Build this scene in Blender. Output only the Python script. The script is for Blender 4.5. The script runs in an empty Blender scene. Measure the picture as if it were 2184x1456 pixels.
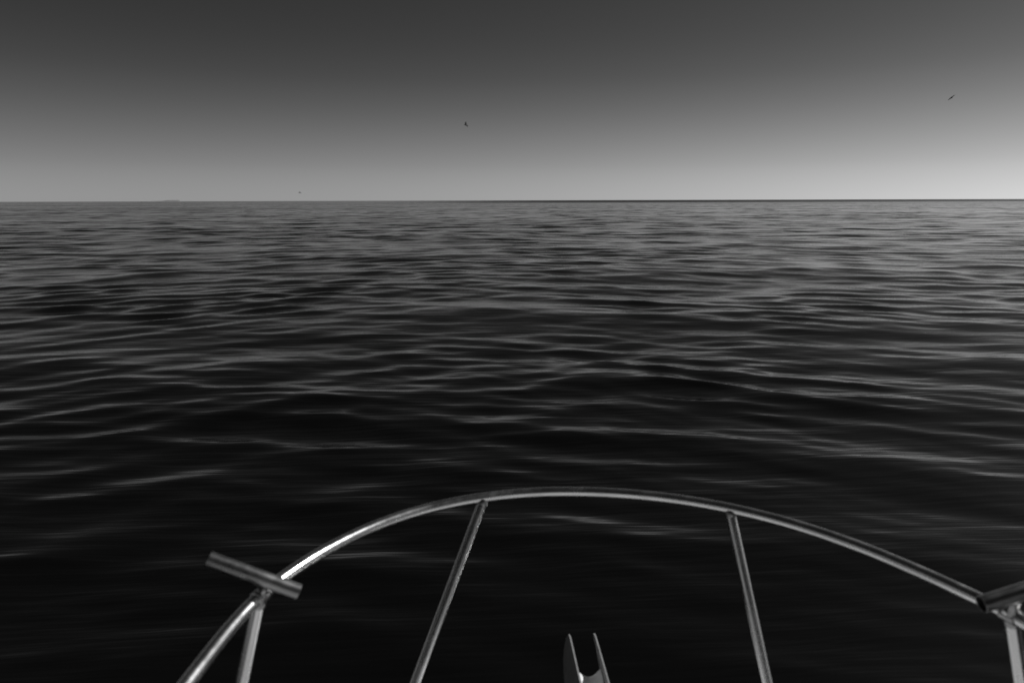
import bpy, bmesh, math, random
import numpy as np
from mathutils import Vector, Matrix

sc = bpy.context.scene
random.seed(7)
R = math.radians

# ------------------------------------------------------------------ camera
CAM = Vector((-0.42, 0.0, 2.78))
FPX = 1456.0                      # focal length in pixels of the 2184 px wide photograph
PITCH = math.atan((728 - 427.5) / FPX)
YAW = -math.atan(92 / FPX)        # turned slightly to starboard of the boat's heading
cd = bpy.data.cameras.new('camera')
cam = bpy.data.objects.new('camera', cd)
sc.collection.objects.link(cam)
cam.location = CAM
cam.rotation_mode = 'XYZ'
cam.rotation_euler = (math.pi / 2 - PITCH, 0, YAW)
cam.matrix_world = (Matrix.Translation(CAM) @ Matrix.Rotation(YAW, 4, 'Z') @
                    Matrix.Rotation(math.pi / 2 - PITCH, 4, 'X') @ Matrix.Rotation(R(-0.16), 4, 'Z'))
cd.sensor_width = 36
cd.lens = 36 * FPX / 2184
cd.clip_start = 0.05
cd.clip_end = 120000
cd.dof.use_dof = True
cd.dof.focus_distance = 9.0
cd.dof.aperture_fstop = 2.9
sc.camera = cam

# ------------------------------------------------------------------ light
SUN_EL, SUN_AZ = R(33), R(68)     # azimuth from the bow (+Y) towards starboard (+X)
w = bpy.data.worlds.new('World')
sc.world = w
w.use_nodes = True
nt = w.node_tree
nt.nodes.clear()
sky = nt.nodes.new('ShaderNodeTexSky')
sky.sky_type = 'NISHITA'
sky.sun_disc = False
sky.sun_elevation = SUN_EL
sky.sun_rotation = SUN_AZ
sky.altitude = 0
sky.air_density = 1.0
sky.dust_density = 0.5
sky.ozone_density = 1.0
sep = nt.nodes.new('ShaderNodeSeparateColor')      # black and white film behind a red filter
nt.links.new(sky.outputs[0], sep.inputs[0])
tcw = nt.nodes.new('ShaderNodeTexCoord')
xyz = nt.nodes.new('ShaderNodeSeparateXYZ')
nt.links.new(tcw.outputs['Generated'], xyz.inputs[0])
# keep the lookup just off the horizon, where the model sky turns dark
lift = nt.nodes.new('ShaderNodeVectorMath'); lift.operation = 'ADD'
lift.inputs[1].default_value = (0, 0, 0.022)
nt.links.new(tcw.outputs['Generated'], lift.inputs[0])
nt.links.new(lift.outputs[0], sky.inputs['Vector'])
# the red filter and hard print deepen the clear sky above the pale air near the horizon
fac = nt.nodes.new('ShaderNodeFloatCurve')
cv = fac.mapping.curves[0]
for i, (x, y) in enumerate([(0.0, 0.97), (0.025, 0.96), (0.05, 0.88), (0.082, 0.76), (0.145, 0.51), (0.175, 0.42), (0.25, 0.33), (0.5, 0.28), (1.0, 0.26)]):
    if i == 0:
        cv.points[0].location = (x, y)
    elif i == 8:
        cv.points[-1].location = (x, y)
    else:
        cv.points.new(x, y)
fac.mapping.update()
nt.links.new(xyz.outputs['Z'], fac.inputs['Value'])
ml = nt.nodes.new('ShaderNodeMath'); ml.operation = 'MULTIPLY'
nt.links.new(sep.outputs[0], ml.inputs[0])
nt.links.new(fac.outputs[0], ml.inputs[1])
cmb = nt.nodes.new('ShaderNodeCombineColor')
for i in range(3):
    nt.links.new(ml.outputs[0], cmb.inputs[i])
bg = nt.nodes.new('ShaderNodeBackground')
bg.inputs[1].default_value = 0.056
nt.links.new(cmb.outputs[0], bg.inputs[0])
wo = nt.nodes.new('ShaderNodeOutputWorld')
nt.links.new(bg.outputs[0], wo.inputs[0])

ld = bpy.data.lights.new('sun', 'SUN')
ld.energy = 3.8
ld.angle = R(0.5)
ld.color = (1.0, 1.0, 1.0)          # the picture is black and white
sun = bpy.data.objects.new('sun', ld)
sc.collection.objects.link(sun)
sd = Vector((math.sin(SUN_AZ) * math.cos(SUN_EL), math.cos(SUN_AZ) * math.cos(SUN_EL), math.sin(SUN_EL)))
sun.location = sd * 50
sun.rotation_euler = sd.to_track_quat('Z', 'Y').to_euler()

vs = sc.view_settings
vs.view_transform = 'Standard'
vs.look = 'None'
vs.gamma = 1
vs.exposure = 0.0
vs.use_curve_mapping = False


# ------------------------------------------------------------------ materials
def mat(name, col, rough=0.5, metal=0.0, noise=None, bump=None, rvar=None):
    m = bpy.data.materials.new(name)
    m.use_nodes = True
    t = m.node_tree
    b = t.nodes['Principled BSDF']
    b.inputs['Base Color'].default_value = (col, col, col, 1)
    b.inputs['Roughness'].default_value = rough
    b.inputs['Metallic'].default_value = metal
    tc = t.nodes.new('ShaderNodeTexCoord')
    if noise:
        n = t.nodes.new('ShaderNodeTexNoise')
        n.inputs['Scale'].default_value = noise[0]
        n.inputs['Detail'].default_value = 5
        t.links.new(tc.outputs['Object'], n.inputs['Vector'])
        r = t.nodes.new('ShaderNodeMapRange')
        r.inputs[1].default_value = 0.3
        r.inputs[2].default_value = 0.7
        r.inputs[3].default_value = col * (1 - noise[1])
        r.inputs[4].default_value = col * (1 + noise[1])
        t.links.new(n.outputs[0], r.inputs[0])
        c = t.nodes.new('ShaderNodeCombineColor')
        for i in range(3):
            t.links.new(r.outputs[0], c.inputs[i])
        t.links.new(c.outputs[0], b.inputs['Base Color'])
    if rvar:
        n = t.nodes.new('ShaderNodeTexNoise')
        n.inputs['Scale'].default_value = rvar[0]
        n.inputs['Detail'].default_value = 6
        n.inputs['Roughness'].default_value = 0.65
        t.links.new(tc.outputs['Object'], n.inputs['Vector'])
        r = t.nodes.new('ShaderNodeMapRange')
        r.inputs[1].default_value = 0.35
        r.inputs[2].default_value = 0.72
        r.inputs[3].default_value = rvar[1]
        r.inputs[4].default_value = rvar[2]
        t.links.new(n.outputs[0], r.inputs[0])
        t.links.new(r.outputs[0], b.inputs['Roughness'])
    if bump:
        n = t.nodes.new('ShaderNodeTexNoise')
        n.inputs['Scale'].default_value = bump[0]
        n.inputs['Detail'].default_value = 4
        t.links.new(tc.outputs['Object'], n.inputs['Vector'])
        bp = t.nodes.new('ShaderNodeBump')
        bp.inputs['Strength'].default_value = bump[1]
        bp.inputs['Distance'].default_value = bump[2]
        t.links.new(n.outputs[0], bp.inputs['Height'])
        t.links.new(bp.outputs[0], b.inputs['Normal'])
    return m


STEEL = mat('polished_stainless_steel', 0.74, 0.2, 1.0, noise=(9, 0.10), rvar=(14, 0.19, 0.34))
DULL = mat('weathered_stainless_steel', 0.34, 0.34, 1.0, noise=(14, 0.15), rvar=(20, 0.26, 0.42))
GEL = mat('white_gelcoat', 0.72, 0.3, 0.0, noise=(3, 0.04))
NONSKID = mat('deck_nonskid', 0.6, 0.7, 0.0, noise=(14, 0.06), bump=(900, 0.5, 0.002))
GLASS = mat('dark_tinted_glass', 0.01, 0.05, 0.0, noise=(4, 0.1))
GALV = mat('galvanised_plate', 0.36, 0.5, 0.25, noise=(40, 0.15), rvar=(30, 0.4, 0.6))
NYLON = mat('grey_nylon', 0.75, 0.42, 0.0, noise=(30, 0.15), bump=(120, 0.2, 0.002))
BIRD = mat('dark_feathers', 0.012, 0.8, 0.0, noise=(12, 0.3))
LAND = mat('haze_paled_land', 0.27, 0.9, 0.0, noise=(0.02, 0.15))  # the paling by distant haze is put into the base colour
PAINT = mat('boat_paint', 0.25, 0.5, 0.0, noise=(1.0, 0.1))


# ------------------------------------------------------------------ helpers


def obj(name, bm, m, parent, smooth=True):
    """Mesh built in world coordinates; parts sit under an Empty, so they are shifted into its frame."""
    root = parent
    while root.parent is not None:
        root = root.parent
    off = Vector(root.location)
    me_o = None
    if parent is root:
        bmesh.ops.translate(bm, verts=bm.verts, vec=-off)
    else:
        bmesh.ops.translate(bm, verts=bm.verts, vec=-off)
    me = bpy.data.meshes.new(name)
    bmesh.ops.recalc_face_normals(bm, faces=bm.faces)
    bm.to_mesh(me)
    bm.free()
    me.materials.append(m)
    if smooth:
        me.polygons.foreach_set('use_smooth', [True] * len(me.polygons))
        me.set_sharp_from_angle(angle=R(38))
    o = bpy.data.objects.new(name, me)
    sc.collection.objects.link(o)
    o.parent = parent
    return o


def catmull(P, n):
    P = [Vector(p) for p in P]
    Q = [P[0] * 2 - P[1]] + P + [P[-1] * 2 - P[-2]]
    out = []
    for i in range(1, len(Q) - 2):
        a, b, c, d = Q[i - 1:i + 3]
        for k in range(n):
            t = k / n
            out.append(0.5 * ((2 * b) + (c - a) * t + (2 * a - 5 * b + 4 * c - d) * t * t + (3 * b - a - 3 * c + d) * t ** 3))
    out.append(P[-1])
    return out


def tube(bm, pts, r, seg=24, cap=True, rads=None):
    pts = [Vector(p) for p in pts]
    rings = []
    up = Vector((0, 0, 1))
    for i, p in enumerate(pts):
        a = pts[max(i - 1, 0)]
        b = pts[min(i + 1, len(pts) - 1)]
        t = (b - a).normalized()
        ref = up if abs(t.dot(up)) < 0.9 else Vector((0, 1, 0))
        s = t.cross(ref).normalized()
        u = s.cross(t).normalized()
        rr = rads[i] if rads else r
        rings.append([bm.verts.new(p + (s * math.cos(2 * math.pi * k / seg) + u * math.sin(2 * math.pi * k / seg)) * rr) for k in range(seg)])
    for A, B in zip(rings, rings[1:]):
        for k in range(seg):
            bm.faces.new((A[k], A[(k + 1) % seg], B[(k + 1) % seg], B[k]))
    if cap:
        bm.faces.new(rings[0])
        bm.faces.new(rings[-1])
    return rings


def pipe(bm, a, b, ro, ri, seg=28):
    """Open tube with wall thickness and softly rounded rims."""
    a, b = Vector(a), Vector(b)
    t = (b - a).normalized()
    s = t.cross(Vector((0, 0, 1))).normalized()
    u = s.cross(t).normalized()
    L = (b - a).length
    e = (ro - ri) * 0.5
    prof = [(0, ri + e * 0.4), (0, ro - e * 0.5), (e * .5, ro), (L - e * .5, ro), (L, ro - e * 0.5), (L, ri + e * 0.4), (L - e * .4, ri), (e * .4, ri)]
    rings = []
    for d, rr in prof:
        rings.append([bm.verts.new(a + t * d + (s * math.cos(2 * math.pi * k / seg) + u * math.sin(2 * math.pi * k / seg)) * rr) for k in range(seg)])
    for i in range(len(rings)):
        A, B = rings[i], rings[(i + 1) % len(rings)]
        for k in range(seg):
            bm.faces.new((A[k], A[(k + 1) % seg], B[(k + 1) % seg], B[k]))


def empty(name, loc, label, cat, group=None):
    o = bpy.data.objects.new(name, None)
    o.location = loc
    o.empty_display_size = 0.2
    sc.collection.objects.link(o)
    o['label'] = label
    o['category'] = cat
    if group:
        o['group'] = group
    return o


# ------------------------------------------------------------------ the sea
def build_sea():
    rng = np.random.default_rng(11)
    # radial rings: fine near the boat, coarse to the horizon
    r1 = np.exp(np.arange(math.log(2.2), math.log(850), 0.0064))
    r2 = np.exp(np.linspace(math.log(856), math.log(60000), 80))
    rr = np.concatenate([[0.4, 1.0, 1.7], r1, r2])
    th_f = np.linspace(R(-56), R(56), 900)
    th_b = np.linspace(R(56), R(304), 220)[1:-1]
    th = np.concatenate([th_f, th_b])
    nr, nth = len(rr), len(th)
    dr = np.gradient(rr)
    X = (rr[:, None] * np.sin(th)[None, :]).astype(np.float32)
    Y = (rr[:, None] * np.cos(th)[None, :]).astype(np.float32)
    X += np.float32(CAM.x)
    Z = np.zeros_like(X)
    # wave trains: (wavelength range m, number, rms slope, direction spread in degrees)
    bands = [(7.0, 16.0, 14, 0.013, 38, 8),
             (3.2, 7.0, 22, 0.019, 32, 4),
             (1.5, 3.2, 36, 0.035, 30, 3),
             (0.75, 1.5, 40, 0.050, 27, 3),
             (0.36, 0.75, 40, 0.044, 20, 2),
             (0.20, 0.36, 30, 0.026, 12, 0)]
    # gusts: patches where the short ripples stand higher or lie flatter
    def patch(scale, seed):
        g = np.random.default_rng(seed)
        p = np.zeros_like(X)
        for _ in range(7):
            a = g.uniform(0, 2 * math.pi)
            k = 2 * math.pi / (scale * g.uniform(0.7, 1.6))
            p += np.sin(X * (k * math.sin(a) * 0.6) + Y * (k * math.cos(a)) + g.uniform(0, 6.28)).astype(np.float32)
        return np.clip(0.5 + p / 5.0, 0, 1)
    gust = {0: 0.75 + 0.5 * patch(22, 5), 1: 0.55 + 0.9 * patch(9, 6)}
    # the crests bow round ahead of the boat
    YB = (Y + 0.28 * (np.sqrt((X + 2.0) ** 2 + 36.0) - 6.0)).astype(np.float32)
    # the water lies flatter close under the bow
    calm = np.clip((np.sqrt(X * X + Y * Y) - 2.5) / 8.0, 0, 1)
    calm = (0.44 + 0.60 * calm).astype(np.float32)
    DXY = [np.zeros_like(X), np.zeros_like(X)]
    for bi, (l0, l1, n, slope, spread, mean) in enumerate(bands):
        acc = np.zeros_like(X)
        ax = np.zeros_like(X)
        ay = np.zeros_like(X)
        for i in range(n):
            lam = l0 * (l1 / l0) ** ((i + rng.uniform(0, 1)) / n)
            k = 2 * math.pi / lam
            a = R(mean + rng.normal() * spread)
            amp = slope * math.sqrt(2.0 / n) / k
            ph = rng.uniform(0, 2 * math.pi)
            fade = np.clip((lam / np.maximum(dr, 1e-4) - 3.0) / 4.0, 0, 1).astype(np.float32)[:, None]
            # phase wander keeps the crests from running on for ever
            ang = (k * math.sin(a)) * X + (k * math.cos(a)) * (YB if lam < 4 else Y) + ph
            s = np.sin(ang)
            acc += amp * s * fade
            c = np.cos(ang) * fade * (amp * 1.0)
            ax += c * math.sin(a)
            ay += c * math.cos(a)
        if bi >= 3:
            gmul = gust[1] * calm
        elif bi == 2:
            gmul = gust[0] * (0.6 + 0.45 * calm)
        else:
            gmul = 1.0
        Z += acc * gmul
        DXY[0] += ax * gmul
        DXY[1] += ay * gmul
    # the sea lies calmer in the lee behind the boat
    damp = np.ones(nth, np.float32)
    off = np.minimum(th, 2 * math.pi - th)
    damp[900:] = (1 - 0.6 * np.clip((off[900:] - R(60)) / R(60), 0, 1)).astype(np.float32)
    Z *= damp[None, :]
    X += DXY[0] * damp[None, :]
    Y += DXY[1] * damp[None, :]
    # fade: how much of the short waves the mesh has dropped and the ripple normal map has to carry
    lost = np.clip((dr - 0.05) / 0.45, 0, 1).astype(np.float32)
    V = np.stack([X, Y, Z], -1).reshape(-1, 3)
    idx = np.arange(nr * nth).reshape(nr, nth)
    A = idx[:-1, :]
    B = idx[1:, :]
    F = np.stack([A, np.roll(A, -1, 1), np.roll(B, -1, 1), B], -1).reshape(-1, 4)[:, ::-1]
    me = bpy.data.meshes.new('sea')
    me.vertices.add(len(V))
    me.vertices.foreach_set('co', V.ravel())
    me.loops.add(F.size)
    me.loops.foreach_set('vertex_index', F.ravel().astype(np.int32))
    me.polygons.add(len(F))
    me.polygons.foreach_set('loop_start', np.arange(0, F.size, 4, dtype=np.int32))
    me.polygons.foreach_set('use_smooth', np.ones(len(F), bool))
    at = me.attributes.new('coarseness', 'FLOAT', 'POINT')
    at.data.foreach_set('value', np.repeat(lost, nth).astype(np.float32))
    me.update(calc_edges=True)
    o = bpy.data.objects.new('sea', me)
    sc.collection.objects.link(o)
    o['kind'] = 'structure'
    o['label'] = 'dark rippled open sea reaching to the horizon'

    m = bpy.data.materials.new('sea_water')
    m.use_nodes = True
    t = m.node_tree
    N, Lk = t.nodes, t.links
    b = N['Principled BSDF']
    b.inputs['Base Color'].default_value = (0.0030, 0.0030, 0.0030, 1)
    b.inputs['Roughness'].default_value = 0.07
    b.inputs['IOR'].default_value = 1.5
    geo = N.new('ShaderNodeNewGeometry')
    def noise(scale, sx, sy, detail, rough=0.5, rot=0.0):
        mp = N.new('ShaderNodeMapping')
        mp.inputs['Scale'].default_value = (sx, sy, 1)
        mp.inputs['Rotation'].default_value = (0, 0, rot)
        Lk.new(geo.outputs['Position'], mp.inputs['Vector'])
        n = N.new('ShaderNodeTexNoise')
        n.noise_dimensions = '2D'
        n.inputs['Scale'].default_value = scale
        n.inputs['Detail'].default_value = detail
        n.inputs['Roughness'].default_value = rough
        Lk.new(mp.outputs[0], n.inputs['Vector'])
        return n.outputs[0]
    def math_(op, a, c):
        q = N.new('ShaderNodeMath'); q.operation = op
        for i, v in enumerate((a, c)):
            if isinstance(v, (int, float)):
                q.inputs[i].default_value = v
            else:
                Lk.new(v, q.inputs[i])
        return q.outputs[0]
    at = N.new('ShaderNodeAttribute')
    at.attribute_name = 'coarseness'
    co = at.outputs['Fac']
    # capillary ripples, long across the view as the photograph shows them
    fine = math_('ADD', math_('MULTIPLY', noise(9.0, 0.09, 1.0, 2, 0.5, R(4)), 0.0060),
                 math_('MULTIPLY', noise(26.0, 0.06, 1.0, 1, 0.5, R(-3)), 0.0008))
    # cat's paws: patches of ruffled and of slick water, tens of metres across
    paw = math_('ADD', math_('MULTIPLY', noise(0.055, 0.3, 1.0, 5, 0.62, R(5)), 0.6), math_('MULTIPLY', noise(0.009, 0.25, 1.0, 5, 0.6, R(-4)), 0.4))
    mr = N.new('ShaderNodeMapRange')
    mr.inputs[1].default_value = 0.36
    mr.inputs[2].default_value = 0.64
    mr.inputs[3].default_value = 0.0
    mr.inputs[4].default_value = 1.0
    Lk.new(paw, mr.inputs[0])
    ruff = mr.outputs[0]
    rgh = math_('ADD', 0.10, math_('MULTIPLY', co, math_('ADD', 0.0, math_('MULTIPLY', ruff, 0.07))))
    # a wind line far out to starboard, where the sea is rougher and darker
    px = N.new('ShaderNodeSeparateXYZ'); Lk.new(geo.outputs['Position'], px.inputs[0])
    def ramp(v, lo_, hi_):
        q = N.new('ShaderNodeMapRange'); q.interpolation_type = 'SMOOTHSTEP'
        q.inputs[1].default_value = lo_; q.inputs[2].default_value = hi_
        Lk.new(v, q.inputs[0])
        return q.outputs[0]
    wind = math_('MULTIPLY', ramp(px.outputs['Y'], 700, 1100), ramp(math_('DIVIDE', px.outputs['X'], px.outputs['Y']), -0.15, 0.3))
    Lk.new(math_('ADD', rgh, math_('MULTIPLY', wind, 0.30)), b.inputs['Roughness'])
    bp = N.new('ShaderNodeBump')
    bp.inputs['Strength'].default_value = 1.0
    bp.inputs['Distance'].default_value = 1.0
    Lk.new(fine, bp.inputs['Height'])
    # short waves the mesh is too coarse to carry, as a field of slopes
    def slopes(scale, sx, sy, detail, amt, rot):
        mp = N.new('ShaderNodeMapping')
        mp.inputs['Scale'].default_value = (sx, sy, 1)
        mp.inputs['Rotation'].default_value = (0, 0, rot)
        Lk.new(geo.outputs['Position'], mp.inputs['Vector'])
        n = N.new('ShaderNodeTexNoise')
        n.noise_dimensions = '2D'
        n.inputs['Scale'].default_value = scale
        n.inputs['Detail'].default_value = detail
        n.inputs['Roughness'].default_value = 0.6
        Lk.new(mp.outputs[0], n.inputs['Vector'])
        v = N.new('ShaderNodeVectorMath'); v.operation = 'SUBTRACT'
        Lk.new(n.outputs['Color'], v.inputs[0]); v.inputs[1].default_value = (0.5, 0.5, 0.5)
        w_ = N.new('ShaderNodeVectorMath'); w_.operation = 'MULTIPLY'
        Lk.new(v.outputs[0], w_.inputs[0]); w_.inputs[1].default_value = (amt * 0.5, amt, 0)
        return w_.outputs[0]
    def vadd(a, c):
        q = N.new('ShaderNodeVectorMath'); q.operation = 'ADD'
        Lk.new(a, q.inputs[0]); Lk.new(c, q.inputs[1])
        return q.outputs[0]
    sl = vadd(slopes(0.34, 0.6, 1.0, 4, 0.66, R(6)), slopes(0.07, 0.55, 1.0, 3, 0.22, R(-8)))
    sc_ = N.new('ShaderNodeVectorMath'); sc_.operation = 'SCALE'
    Lk.new(sl, sc_.inputs[0])
    Lk.new(math_('MULTIPLY', co, math_('ADD', 0.6, math_('MULTIPLY', ruff, 0.7))), sc_.inputs['Scale'])
    nn = N.new('ShaderNodeVectorMath'); nn.operation = 'NORMALIZE'
    Lk.new(vadd(bp.outputs[0], sc_.outputs[0]), nn.inputs[0])
    Lk.new(nn.outputs[0], b.inputs['Normal'])
    me.materials.append(m)
    return o


build_sea()

# ------------------------------------------------------------------ far land on the horizon
def heading(px, dist):
    """ground point at a distance in the direction of a photograph column"""
    az = math.atan((px - 1092) / FPX * math.cos(PITCH)) - YAW
    return Vector((CAM.x + math.sin(az) * dist, math.cos(az) * dist, 0))


bm = bmesh.new()
D = 9000
a, b = heading(318, D), heading(386, D)
prof = [(0, 0), (.05, 4), (.18, 8), (.3, 10), (.42, 9), (.5, 15), (.62, 20), (.74, 21), (.86, 20), (.95, 21), (.985, 17), (1, 0)]
back = (b - a).normalized().cross(Vector((0, 0, 1))) * -120
rows = []
for k, (u, z) in enumerate(prof):
    z *= 0.85
    p = a.lerp(b, u)
    rows.append([bm.verts.new(p + Vector((0, 0, -2))), bm.verts.new(p + back * 0.25 + Vector((0, 0, z * .9))),
                 bm.verts.new(p + back * 0.6 + Vector((0, 0, z))), bm.verts.new(p + back + Vector((0, 0, -2)))])
for A, B in zip(rows, rows[1:]):
    for k in range(3):
        bm.faces.new((A[k], A[k + 1], B[k + 1], B[k]))
me = bpy.data.meshes.new('distant_island'); bm.to_mesh(me); bm.free()
me.materials.append(LAND)
isl = bpy.data.objects.new('distant_island', me); sc.collection.objects.link(isl)
isl['kind'] = 'structure'
isl['label'] = 'low pale strip of land on the left horizon'


def far_boat(px, dist, label, length, yaw):
    p = heading(px, dist)
    e = empty('distant_boat', p, label, 'boat', 'tiny boats on the horizon')
    e.rotation_euler = (0, 0, yaw)
    def box(bm, x0, x1, y0, y1, z0, z1, taper=0.0):
        vs_ = [bm.verts.new((x, y * (1 - taper if x == x1 else 1), z)) for x in (x0, x1) for y in (y0, y1) for z in (z0, z1)]
        for f in ((0, 1, 3, 2), (4, 6, 7, 5), (0, 4, 5, 1), (2, 3, 7, 6), (0, 2, 6, 4), (1, 5, 7, 3)):
            bm.faces.new([vs_[i] for i in f])
    L = length
    for nm, args in (('hull', [(-L / 2, L * .2, -L * .14, L * .14, -.3, L * .12, 0), (L * .2, L / 2, -L * .14, L * .14, -.3, L * .15, .8)]),
                     ('cabin', [(-L * .2, L * .15, -L * .09, L * .09, L * .12, L * .27, .2)]),
                     ('mast', [(-L * .02, L * .02, -.04, .04, L * .27, L * .42, 0)])):
        bm = bmesh.new()
        for q in args:
            box(bm, *q)
        me = bpy.data.meshes.new(nm); bm.to_mesh(me); bm.free(); me.materials.append(PAINT)
        o = bpy.data.objects.new(nm, me); sc.collection.objects.link(o); o.parent = e


far_boat(303, 3200, 'tiny dark boat on the horizon left of the low land', 8.0, R(15))
far_boat(1136, 3000, 'tiny dark boat on the horizon near the middle of the picture', 7.5, R(-10))


# ------------------------------------------------------------------ birds
def sight(px, py, dist):
    f = Vector((-math.sin(YAW) * math.cos(PITCH), math.cos(YAW) * math.cos(PITCH), -math.sin(PITCH)))
    r = Vector((math.cos(YAW), math.sin(YAW), 0))
    u = r.cross(f)
    a = R(-0.16)
    r, u = r * math.cos(a) + u * math.sin(a), u * math.cos(a) - r * math.sin(a)
    d = (f + r * ((px - 1092) / FPX) + u * ((728 - py) / FPX)).normalized()
    return CAM + d * dist


def bird(loc, span, heading_z, bank, pitch, wing_up_l, wing_up_r, sweep, label):
    """One continuous body: beak, head, breast, fanned tail, two cranked tapering wings."""
    bm = bmesh.new()
    S = span
    # body along +X
    prof = [(-.30, .004, .0), (-.24, .055, .0), (-.16, .035, .0), (-.06, .055, .0), (.05, .065, -.004), (.13, .055, 0), (.18, .036, .012),
            (.225, .036, .018), (.255, .020, .016), (.275, .007, .012), (.315, .002, .006)]
    seg = 10
    rings = []
    for i, (x, r, z) in enumerate(prof):
        fl = 0.25 if i < 2 else 1.0
        rings.append([bm.verts.new((x * S, math.cos(2 * math.pi * k / seg) * r * S * (1.0 if i > 1 else 1.2),
                                    (z + math.sin(2 * math.pi * k / seg) * r * fl) * S)) for k in range(seg)])
    for A, B in zip(rings, rings[1:]):
        for k in range(seg):
            bm.faces.new((A[k], A[(k + 1) % seg], B[(k + 1) % seg], B[k]))
    bm.faces.new(rings[0]); bm.faces.new(rings[-1])
    # wings
    for side, up in ((1, wing_up_l), (-1, wing_up_r)):
        st = [(0.02, 0.24, 0.045), (0.12, 0.27, 0.036), (0.24, 0.25, 0.03), (0.36, 0.19, 0.022), (0.46, 0.11, 0.012), (0.53, 0.012, 0.003)]
        rg = []
        y, z, x = 0.02, 0.02, 0.09
        prev = 0.02
        for j, (s, ch, th) in enumerate(st):
            ds = s - prev
            prev = s
            ang = up * (1.35 if s < 0.25 else 0.35)
            y += ds * math.cos(ang)
            z += ds * math.sin(ang)
            x += ds * (0.35 if s < 0.25 else -sweep)
            pts = [(x, 0), (x - ch * .25, th), (x - ch, th * .2), (x - ch * .4, -th * .5)]
            rg.append([bm.verts.new((px_ * S, side * y * S, (z + q) * S)) for px_, q in pts])
        for A, B in zip(rg, rg[1:]):
            for k in range(4):
                bm.faces.new((A[k], A[(k + 1) % 4], B[(k + 1) % 4], B[k]))
        bm.faces.new(rg[0]); bm.faces.new(rg[-1])
    bmesh.ops.recalc_face_normals(bm, faces=bm.faces)
    me = bpy.data.meshes.new('bird'); bm.to_mesh(me); bm.free()
    me.materials.append(BIRD)
    o = bpy.data.objects.new('bird', me)
    sc.collection.objects.link(o)
    o.location = loc
    o.rotation_euler = (bank, pitch, heading_z)
    o['label'] = label
    o['category'] = 'bird'
    o['group'] = 'dark birds flying over the sea'
    return o


bird(sight(994, 267, 85), 1.0, R(205), R(-48), R(-8), R(22), R(14), 0.75, 'black bird banking steeply high above the middle of the horizon')
bird(sight(2029, 209, 100), 0.95, R(20), R(-24), R(-5), R(-6), R(12), 0.35, 'dark bird gliding high in the bright sky at far right')
bird(sight(639, 410, 150), 1.0, R(250), R(-14), R(8), R(-22), R(-50), 0.5, 'smallest dark bird flying low just above the left horizon')

# ------------------------------------------------------------------ the boat
ZD = 1.25     # deck height above the water
ZR = 1.88     # rail height
boat = empty('motor_boat', (-0.06, -2.0, 0), 'bow of the boat in the foreground with curved stainless rail and anchor roller', 'boat')

# deck outline, starboard bow to port, world xy
half = [(-0.04, 1.80), (-0.36, 1.75), (-0.66, 1.62), (-0.90, 1.44), (-1.10, 1.18), (-1.26, 0.80), (-1.38, 0.2), (-1.44, -0.8), (-1.47, -2.4), (-1.45, -4.2), (-1.40, -6.4)]
port = [Vector((x, y, ZD)) for x, y in half]
star = [Vector((-0.12 - x, y - 0.06 * (1 - i / 10), ZD)) for i, (x, y) in enumerate(half)][1:]
portc = catmull(port, 6)
starc = catmull([port[0]] + star, 6)
outline = list(reversed(portc)) + starc[1:]
# hull
bm = bmesh.new()
levels = [(ZD - 0.012, 1.0, 0.0), (ZD - 0.10, 0.995, 0.01), (0.9, 0.965, 0.05), (0.45, 0.88, 0.17), (0.1, 0.80, 0.30), (-0.25, 0.66, 0.5), (-0.5, 0.3, 0.8)]
rings = []
for z, sx, back_ in levels:
    ring = []
    for p in outline:
        yy = p.y - back_ * max(0, (p.y + 1.0) / 2.8)
        ring.append(bm.verts.new((-0.06 + (p.x + 0.06) * sx, yy, z)))
    rings.append(ring)
n = len(outline)
for A, B in zip(rings, rings[1:]):
    for k in range(n):
        bm.faces.new((A[k], A[(k + 1) % n], B[(k + 1) % n], B[k]))
bm.faces.new(rings[-1])
obj('hull', bm, GEL, boat)
# deck with a slight camber
bm = bmesh.new()
lo = [bm.verts.new((p.x, p.y, ZD - 0.012)) for p in outline]
up_ = [bm.verts.new((p.x, p.y, ZD)) for p in outline]
ins = [bm.verts.new((-0.06 + (p.x + 0.06) * 0.9, -2.2 + (p.y + 2.2) * 0.965, ZD + 0.01)) for p in outline]
cl = [bm.verts.new((-0.06 + (p.x + 0.06) * 0.03, -2.2 + (p.y + 2.2) * 0.965, ZD + 0.045)) for p in outline]
for A, B in ((lo, up_), (up_, ins), (ins, cl)):
    for k in range(n - 1):
        bm.faces.new((A[k], A[k + 1], B[k + 1], B[k]))
bm.faces.new((lo[0], up_[0], up_[-1], lo[-1]))
bm.faces.new((up_[0], ins[0], ins[-1], up_[-1]))
for k in range(n // 2):
    if k < n - 2 - k:
        bm.faces.new((cl[k], cl[k + 1], cl[n - 2 - k], cl[n - 1 - k])) if len({k, k + 1, n - 2 - k, n - 1 - k}) == 4 else None
bm.faces.new((ins[0], cl[0], cl[-1], ins[-1]))
deck = obj('deck', bm, GEL, boat)
# toe rail: raised moulding round the edge
bm = bmesh.new()
tube(bm, [(-0.06 + (p.x + 0.06) * 0.985, p.y - 0.012, ZD + 0.02) for p in outline], 0.022, 10)
obj('toe_rail', bm, GEL, deck)
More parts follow.
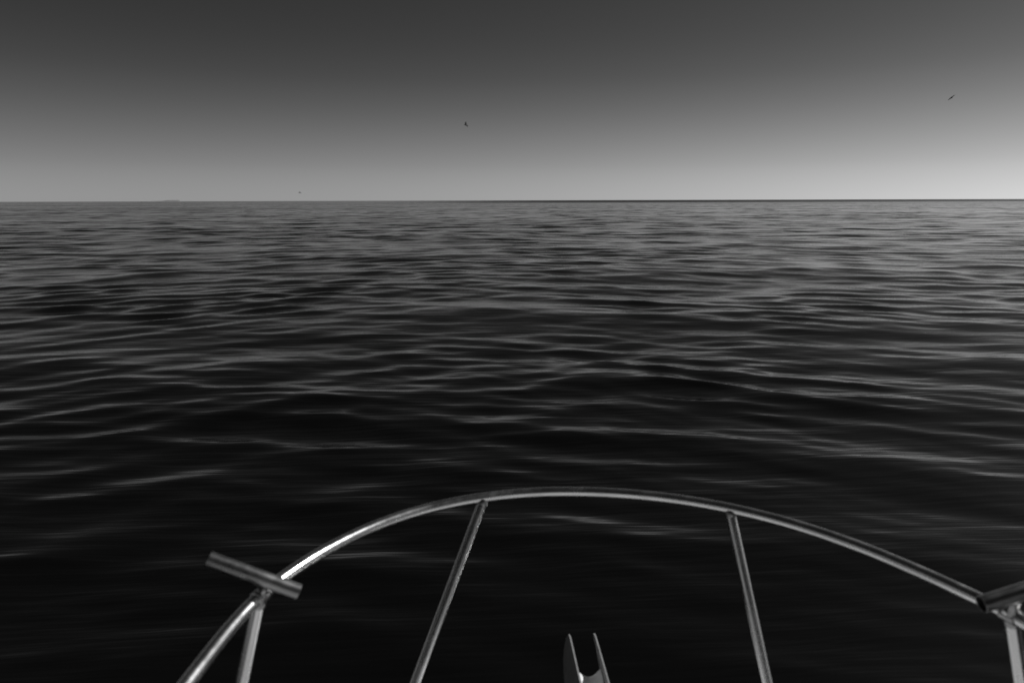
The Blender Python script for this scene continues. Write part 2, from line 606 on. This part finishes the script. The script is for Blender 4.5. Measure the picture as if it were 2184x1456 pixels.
# non-skid panels either side of the centreline
for s in (-1, 1):
    bm = bmesh.new()
    P = [(0.07, 1.42), (0.55, 1.30), (0.85, 1.02), (1.05, 0.5), (1.12, -0.3), (1.14, -0.85), (0.07, -0.85)]
    ring0 = [bm.verts.new((-0.06 + s * x, y, ZD + 0.005)) for x, y in P]
    ring1 = [bm.verts.new((-0.06 + s * (x * 0.99 + .004), y * 0.995, ZD + 0.052 - 0.03 * x)) for x, y in P]
    for k in range(len(P)):
        j = (k + 1) % len(P)
        bm.faces.new((ring0[k], ring0[j], ring1[j], ring1[k]))
    bm.faces.new(ring1)
    obj('nonskid_panel', bm, NONSKID, deck, smooth=False)
# cabin trunk behind the photographer
bm = bmesh.new()
def sect(y, z, hw):
    return [bm.verts.new((-0.06 + x, y, z)) for x in (-hw, hw)]
prof = [(-1.0, ZD + 0.03, 0.95), (-1.25, ZD + 0.42, 0.9), (-1.95, ZD + 1.02, 0.86), (-2.2, ZD + 1.12, 0.85), (-4.8, ZD + 1.12, 0.9), (-4.9, ZD + 0.03, 1.0)]
S = [sect(*p) for p in prof]
for A, B in zip(S, S[1:]):
    bm.faces.new((A[0], A[1], B[1], B[0]))
bm.faces.new([q[0] for q in S]); bm.faces.new([q[1] for q in S])
bmesh.ops.bevel(bm, geom=list(bm.edges), offset=0.04, segments=3, affect='EDGES', profile=0.6)
cabin = obj('cabin', bm, GEL, boat)
for x0, x1 in ((-0.74, -0.06 - 0.03), (-0.06 + 0.03, 0.62)):
    bm = bmesh.new()
    q = []
    for dz in (0.006, 0.014):
        q.append([bm.verts.new((x, y, z)) for x, y, z in ((x0, -1.33, ZD + .49 + dz), (x1, -1.33, ZD + .49 + dz), (x1, -1.88, ZD + .96 + dz), (x0, -1.88, ZD + .96 + dz))])
    bm.faces.new(q[0]); bm.faces.new(q[1])
    for k in range(4):
        bm.faces.new((q[0][k], q[0][(k + 1) % 4], q[1][(k + 1) % 4], q[1][k]))
    obj('windscreen', bm, GLASS, cabin, smooth=False)

# bow rail: one bent tube
RAIL = [(-1.18, -2.6), (-1.17, -1.6), (-1.13, -0.6), (-1.06, 0.35), (-1.01, 0.85), (-0.969, 1.18), (-0.961, 1.263), (-0.948, 1.364), (-0.926, 1.475),
        (-0.889, 1.56), (-0.805, 1.707), (-0.697, 1.831), (-0.570, 1.928), (-0.377, 2.003), (-0.206, 2.014), (-0.058, 2.004), (0.085, 1.974),
        (0.221, 1.928), (0.363, 1.856), (0.505, 1.747), (0.621, 1.592), (0.677, 1.483), (0.724, 1.382), (0.768, 1.294), (0.80, 1.21), (0.86, 0.95),
        (0.93, 0.35), (1.01, -0.6), (1.05, -1.6), (1.06, -2.6)]
rp = np.array(RAIL)
# gentle smoothing of the measured points
for _ in range(2):
    rp[1:-1] = 0.5 * rp[1:-1] + 0.25 * (rp[:-2] + rp[2:])
RP = catmull([(x, y, ZR) for x, y in rp], 8)
bm = bmesh.new()
tube(bm, RP, 0.0150, 28)
rail = obj('bow_rail', bm, STEEL, boat)


def near_rail(x, y):
    return min(RP, key=lambda p: (p.x - x) ** 2 + (p.y - y) ** 2)


STAN = [((-0.385, 2.000), (-0.676, 1.600)), ((0.352, 1.862), (0.417, 1.520)), ((-0.928, 1.470), (-1.052, 1.325)), ((0.770, 1.290), (0.900, 1.225)),
        ((-1.08, 0.2), (-1.22, 0.15)), ((0.94, 0.2), (1.10, 0.15)), ((-1.16, -1.2), (-1.30, -1.2)), ((1.04, -1.2), (1.18, -1.2))]
for (tx, ty), (bx, by) in STAN:
    top = near_rail(tx, ty).copy()
    base = Vector((bx, by, ZD + 0.012))
    d = (top - base).normalized()
    bm = bmesh.new()
    tube(bm, [base, base + d * 0.02, base.lerp(top, .5), top - d * 0.013], 0.0150, 24)
    st = obj('stanchion', bm, STEEL, boat)
    bm = bmesh.new()
    tube(bm, [top - d * 0.026, top - d * 0.021, top - d * 0.015, top - d * 0.009], 0.016, 24, rads=[0.0151, 0.0168, 0.0174, 0.0158])
    obj('weld_bead', bm, DULL, st)
    bm = bmesh.new()
    tube(bm, [base - Vector((0, 0, .02)), base + Vector((0, 0, .004)), base + Vector((0, 0, .008)), base + d * 0.03, base + d * 0.034], 0.03, 28,
         rads=[0.036, 0.036, 0.033, 0.0185, 0.015])
    obj('base_flange', bm, STEEL, st)


# tubes clamped across the rail on top of the outer stanchions
def rod_holder(inner, outer, foot):
    inner, outer, foot = Vector(inner), Vector(outer), Vector(foot)
    bm = bmesh.new()
    pipe(bm, inner, outer, 0.0178, 0.0156)
    h = obj('rod_holder', bm, DULL, boat)
    ax = (outer - inner).normalized()
    t = (foot - inner).dot(ax)
    c = inner + ax * t
    bm = bmesh.new()
    d = (c - foot)
    tube(bm, [foot + d * 0.15, foot + d * 0.3, foot + d * 0.62, foot + d * 0.8], 0.011, 20, rads=[0.017, 0.0115, 0.0115, 0.016])
    obj('clamp_post', bm, DULL, h)
    bm = bmesh.new()
    i = min(range(len(RP)), key=lambda k: (RP[k] - foot).length)
    tt = (RP[i + 2] - RP[i - 2]).normalized()
    tube(bm, [foot - tt * .018, foot - tt * .016, foot + tt * .016, foot + tt * .018], 0.0185, 28, rads=[0.0152, 0.0188, 0.0188, 0.0152])
    obj('clamp_ring', bm, DULL, h)
    bm = bmesh.new()
    side = tt.cross(Vector((0, 0, 1))).normalized()
    q = foot + side * 0.017 + Vector((0, 0, 0.012))
    tube(bm, [q, q + side * .007, q + side * .009], 0.006, 6, rads=[.0062, .0062, .004])
    obj('clamp_screw', bm, STEEL, h)


rod_holder((-0.8247, 1.4660, 1.8900), (-1.0189, 1.4565, 1.9870), tuple(near_rail(-0.926, 1.470)))
rod_holder((0.6653, 1.2529, 1.930), (0.8735, 1.2506, 1.9954), tuple(near_rail(0.768, 1.290)))

# anchor roller at the stem
roller = bpy.data.objects.new('anchor_roller', None)
sc.collection.objects.link(roller)
roller.parent = boat


def plate(x, th, flare):
    """cheek plate: outline in the yz plane"""
    P = [(1.42, 1.262), (1.85, 1.268), (2.09, 1.274), (2.130, 1.274), (2.154, 1.268), (2.169, 1.254), (2.177, 1.230), (2.175, 1.198), (2.160, 1.170), (2.12, 1.145),
         (2.04, 1.120), (1.95, 1.118), (1.86, 1.14), (1.80, 1.17), (1.78, 1.215), (1.42, 1.225)]
    bm = bmesh.new()
    L = [bm.verts.new((x - th / 2, y, z)) for y, z in P]
    Rr = [bm.verts.new((x + th / 2, y, z)) for y, z in P]
    bm.faces.new(L); bm.faces.new(list(reversed(Rr)))
    for k in range(len(P)):
        j = (k + 1) % len(P)
        bm.faces.new((L[k], L[j], Rr[j], Rr[k]))
    bmesh.ops.recalc_face_normals(bm, faces=bm.faces)
    bmesh.ops.bevel(bm, geom=[e for e in bm.edges if abs(e.verts[0].co.x - e.verts[1].co.x) < 1e-6], offset=0.0012, segments=2, affect='EDGES')
    for v_ in bm.verts:                       # the cheeks splay outwards towards the lower lip
        if v_.co.y > 1.9:
            v_.co.x += flare * max(0, 1.262 - v_.co.z) * min(1, (v_.co.y - 1.9) / 0.12)
    return bm


XL, XR = -0.083, 0.007
obj('cheek_plate', plate(XL, 0.007, -0.17), GALV, roller)
obj('cheek_plate', plate(XR, 0.007, 0.22), GALV, roller)
bm = bmesh.new()
xs = np.linspace(XL + 0.005, XR - 0.005, 15)
cx = (XL + XR) / 2
pts = [(x, 1.985, 1.192) for x in xs]
rad = [0.026 + 0.022 * (abs(x - cx) / (xs[-1] - cx)) ** 1.8 for x in xs]
tube(bm, pts, 0.03, 32, rads=rad)
obj('roller_wheel', bm, NYLON, roller)
bm = bmesh.new()
tube(bm, [(XL - 0.010, 1.985, 1.192), (XL - 0.008, 1.985, 1.192), (XR + 0.008, 1.985, 1.192), (XR + 0.010, 1.985, 1.192)], .007, 16, rads=[.006, .008, .008, .006])
obj('axle_pin', bm, STEEL, roller)
bm = bmesh.new()
v = [bm.verts.new(p) for p in ((XL + .003, 1.4, 1.262 + .0), (XR - .003, 1.4, 1.262), (XR - .003, 1.80, 1.245), (XL + .003, 1.80, 1.245),
                               (XL + .003, 1.4, 1.255), (XR - .003, 1.4, 1.255), (XR - .003, 1.80, 1.238), (XL + .003, 1.80, 1.238))]
for f in ((0, 1, 2, 3), (7, 6, 5, 4), (0, 4, 5, 1), (1, 5, 6, 2), (2, 6, 7, 3), (3, 7, 4, 0)):
    bm.faces.new([v[i] for i in f])
obj('channel_plate', bm, DULL, roller, smooth=False)
